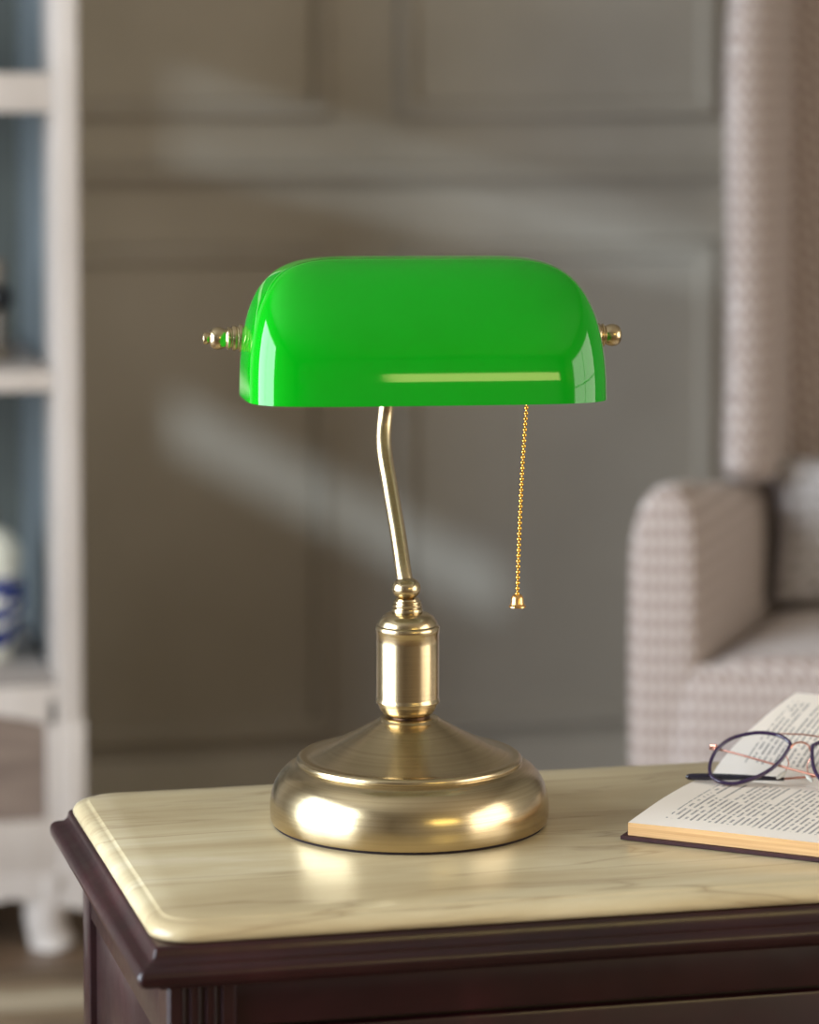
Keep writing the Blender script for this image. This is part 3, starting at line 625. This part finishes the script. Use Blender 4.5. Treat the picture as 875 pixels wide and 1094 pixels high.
# ginger jar and dark ornament on the shelves
j = empty('ginger_jar', (-0.132, 1.98, 0.3475), 'round cream and blue painted porcelain jar on the cabinet shelf', 'jar')
bm = new(); lathe(bm, [(0.030, 0), (0.032, 0.004), (0.040, 0.025), (0.048, 0.055), (0.0505, 0.080), (0.049, 0.105), (0.045, 0.125), (0.046, 0.128), (0.046, 0.131), (0.042, 0.134), (0.001, 0.134)], seg=48); link('jar_body', bm, M['jar'], j, ang=60)
bm = new(); lathe(bm, [(0.046, 0.1335), (0.0475, 0.1345), (0.0475, 0.140), (0.044, 0.152), (0.036, 0.166), (0.025, 0.175), (0.012, 0.180), (0.0001, 0.181)], seg=48); lid = link('jar_lid', bm, mottled('cream_glaze', (222, 218, 200), (230, 226, 210), 8, 0.15), j, ang=60)
bm = new(); lathe(bm, [(0.006, 0.178), (0.006, 0.186), (0.011, 0.192), (0.012, 0.199), (0.008, 0.206), (0.001, 0.208)], seg=24); link('lid_knob', bm, M['taupe_ceramic'], lid)
d = empty('candlestick', (-0.116, 1.98, 0.753), 'dark turned candlestick with a black ball on the middle cabinet shelf', 'candlestick')
bm = new(); lathe(bm, [(0.024, 0), (0.026, 0.004), (0.022, 0.010), (0.012, 0.018), (0.010, 0.030), (0.012, 0.060), (0.010, 0.064)], seg=28); link('stand', bm, M['taupe_ceramic'], d)
bm = new(); lathe(bm, [(0.008, 0.062), (0.015, 0.068), (0.021, 0.076), (0.021, 0.088), (0.016, 0.096), (0.008, 0.100)], seg=28); link('ball', bm, M['black'], d)
bm = new(); lathe(bm, [(0.008, 0.098), (0.010, 0.115), (0.011, 0.130), (0.009, 0.134), (0.001, 0.134)], seg=24); link('candle_cup', bm, M['taupe_ceramic'], d)

# ------------------------------------------------------------------ wing armchair
ARZ = -18
ac = empty('wing_armchair', (0.585, 1.385, 0), 'beige zigzag weave wing armchair standing right of the panelled wall', 'armchair', rz=R(ARZ))
FAB = M['fabric']
def cloth(name, bm, parent=ac, lv=2, m=None, T=None):
    o = link(name, bm, m or FAB, parent, ang=180, T=T)
    s = o.modifiers.new('s', 'SUBSURF'); s.levels = lv; s.render_levels = lv
    return o
# local axes: x along the front to the right, y to the back, z up. seat front 0..0.74 wide, splayed arms.
SPL = math.tan(R(16))
def arm(side):
    bm = new()
    # cross-section (thickness t 0..TH, z); swept from front to back with inward splay
    TH_ = 0.088
    sec = [(0.004, 0.17), (0.0, 0.30), (0.0, 0.50), (0.002, 0.545), (0.014, 0.591), (0.040, 0.611), (0.066, 0.603), (0.083, 0.575), (0.088, 0.52), (0.088, 0.30), (0.084, 0.17)]
    rs = []
    for y, k, dz in ((-0.012, 0.80, 0.022), (-0.004, 0.97, 0.032), (0.01, 1.0, 0.036), (0.10, 1.0, 0.026), (0.25, 1.0, 0.002), (0.42, 1.0, -0.01), (0.60, 0.95, -0.015)):
        ring = []
        for t_, z in sec:
            tt = TH_/2+(t_-TH_/2)*k; zz = 0.40+(z-0.40)*(1 if k == 1 else (0.97 if k < 0.9 else 0.995))+dz
            x = tt+SPL*y*0.9
            if side < 0: ring.append((x, y, zz))
            else: ring.append((0.75-x, y, zz))
        rs.append(ring)
    rings(bm, rs); cloth('arm', bm)
arm(-1); arm(1)
# front panel / seat rail
bm = new()
rs = []
for x in (0.03, 0.07, 0.22, 0.375, 0.53, 0.68, 0.72):
    rs.append([(x, y-0.018*(1-((x-0.375)/0.375)**2), z) for y, z in ((-0.004, 0.165), (-0.008, 0.20), (-0.010, 0.28), (-0.009, 0.40), (0.0, 0.424), (0.03, 0.424), (0.06, 0.385), (0.42, 0.385), (0.42, 0.165))])
rings(bm, rs); cloth('seat_rail', bm, lv=1)
# seat cushion
bm = new()
rs = []
for y, zt, zb in ((0.002, 0.420, 0.40), (0.006, 0.434, 0.395), (0.025, 0.439, 0.390), (0.15, 0.440, 0.380), (0.30, 0.438, 0.380), (0.38, 0.436, 0.385), (0.42, 0.43, 0.39)):
    i = 0.086+SPL*max(y, 0)*0.85
    bow = 0.0
    n_ = 7
    top = [(i+(0.75-2*i)*k/n_, y-0.018*(1-((k/n_-0.5)*2)**2)*(y < 0.05), zt-(0.012 if k in (0, n_) else 0)) for k in range(n_+1)]
    bot = [(p[0], p[1], zb) for p in reversed(top)]
    rs.append(top+bot)
rings(bm, rs); cloth('seat_cushion', bm)
# inner back, leaning
bm = new(); rs = []
for z, y0 in ((0.38, 0.42), (0.44, 0.40), (0.62, 0.41), (0.85, 0.435), (1.05, 0.46), (1.25, 0.485), (1.33, 0.50), (1.345, 0.52)):
    hw = 0.205+0.02*(z-0.4); c_ = 0.375; sh = 0.0 if 0.42 < z < 1.3 else 0.015
    rs.append([(c_-hw+sh, y0+0.02+sh, z), (c_-hw*0.6, y0+sh, z), (c_, y0-0.006+sh, z), (c_+hw*0.6, y0+sh, z), (c_+hw-sh, y0+0.02+sh, z), (c_+hw, y0+0.12-sh, z), (c_, y0+0.13-sh, z), (c_-hw, y0+0.12-sh, z)])
rings(bm, rs); cloth('backrest', bm)
# wings: padded slabs from the arm up, following the arm's splay, with a rolled front edge
def wing(side):
    bm = new(); rs = []
    fn = lambda y: 0.016+SPL*y
    for z, yf in ((0.60, 0.26), (0.635, 0.245), (0.70, 0.265), (0.85, 0.285), (1.0, 0.29), (1.15, 0.295), (1.26, 0.33), (1.32, 0.40), (1.34, 0.45)):
        yb = 0.62+0.14*(z-0.62)
        th = 0.066; q = []
        for y, o_ in ((yf+0.004, 0.018), (yf-0.012, 0.034), (yf, 0.060), (yf+0.03, 0.072), (yf+0.08, 0.060), ((yf+yb)/2, 0.055), (yb, 0.052), (yb, -0.002), ((yf+yb)/2, 0.0), (yf+0.07, 0.0), (yf+0.025, 0.003)):
            x = fn(y)+o_+0.016-0.028*(z-0.6)
            q.append((x if side < 0 else 0.75-x, y, z))
        rs.append(q)
    rings(bm, rs); cloth('wing', bm)
wing(-1); wing(1)
for lx, ly in ((0.06, 0.04), (0.69, 0.04), (0.20, 0.50), (0.55, 0.50)):
    bm = new(); tube(bm, [(lx, ly, 0.20), (lx, ly, 0.12), (lx, ly-(0.012 if ly < 0.2 else -0.02), 0.0)], [0.024, 0.020, 0.013], 12)
    for v in bm.verts: v.co.z = max(0.0, v.co.z)
    link('leg', bm, M['wood'], ac)
# cushion resting on the seat against the backrest
def cushion_mesh(w_, h_, th):
    bm = new(); n_ = 10; grid = {}
    for s in (0, 1):
        for i in range(n_+1):
            for k in range(n_+1):
                u, v = i/n_*2-1, k/n_*2-1
                edge = max(abs(u), abs(v)); t_ = th*(1-abs(u)**3.2)**0.6*(1-abs(v)**3.2)**0.6
                if s == 1 and (i in (0, n_) or k in (0, n_)): continue
                pull = 1-0.05*(1-abs(u*v))
                grid[(s, i, k)] = bm.verts.new((u*w_/2*pull, (-t_ if s == 0 else t_), h_/2+v*h_/2*pull))
    g = lambda s, i, k: grid.get((s, i, k), grid.get((0, i, k)))
    for s in (0, 1):
        for i in range(n_):
            for k in range(n_): bm.faces.new((g(s, i, k), g(s, i+1, k), g(s, i+1, k+1), g(s, i, k+1)))
    return bm
bm = cushion_mesh(0.41, 0.205, 0.055)
cu = link('lumbar_cushion', bm, M['pillow'], ang=180); s = cu.modifiers.new('s', 'SUBSURF'); s.levels = 1; s.render_levels = 1
acm = Matrix.Translation((0.585, 1.385, 0)) @ Matrix.Rotation(R(ARZ), 4, 'Z')
cu.matrix_world = acm @ Matrix.Translation((0.375, 0.308, 0.438)) @ Matrix.Rotation(R(-12), 4, 'X')
cu['label'] = 'pale zigzag weave cushion resting on the seat of the wing armchair'; cu['category'] = 'cushion'
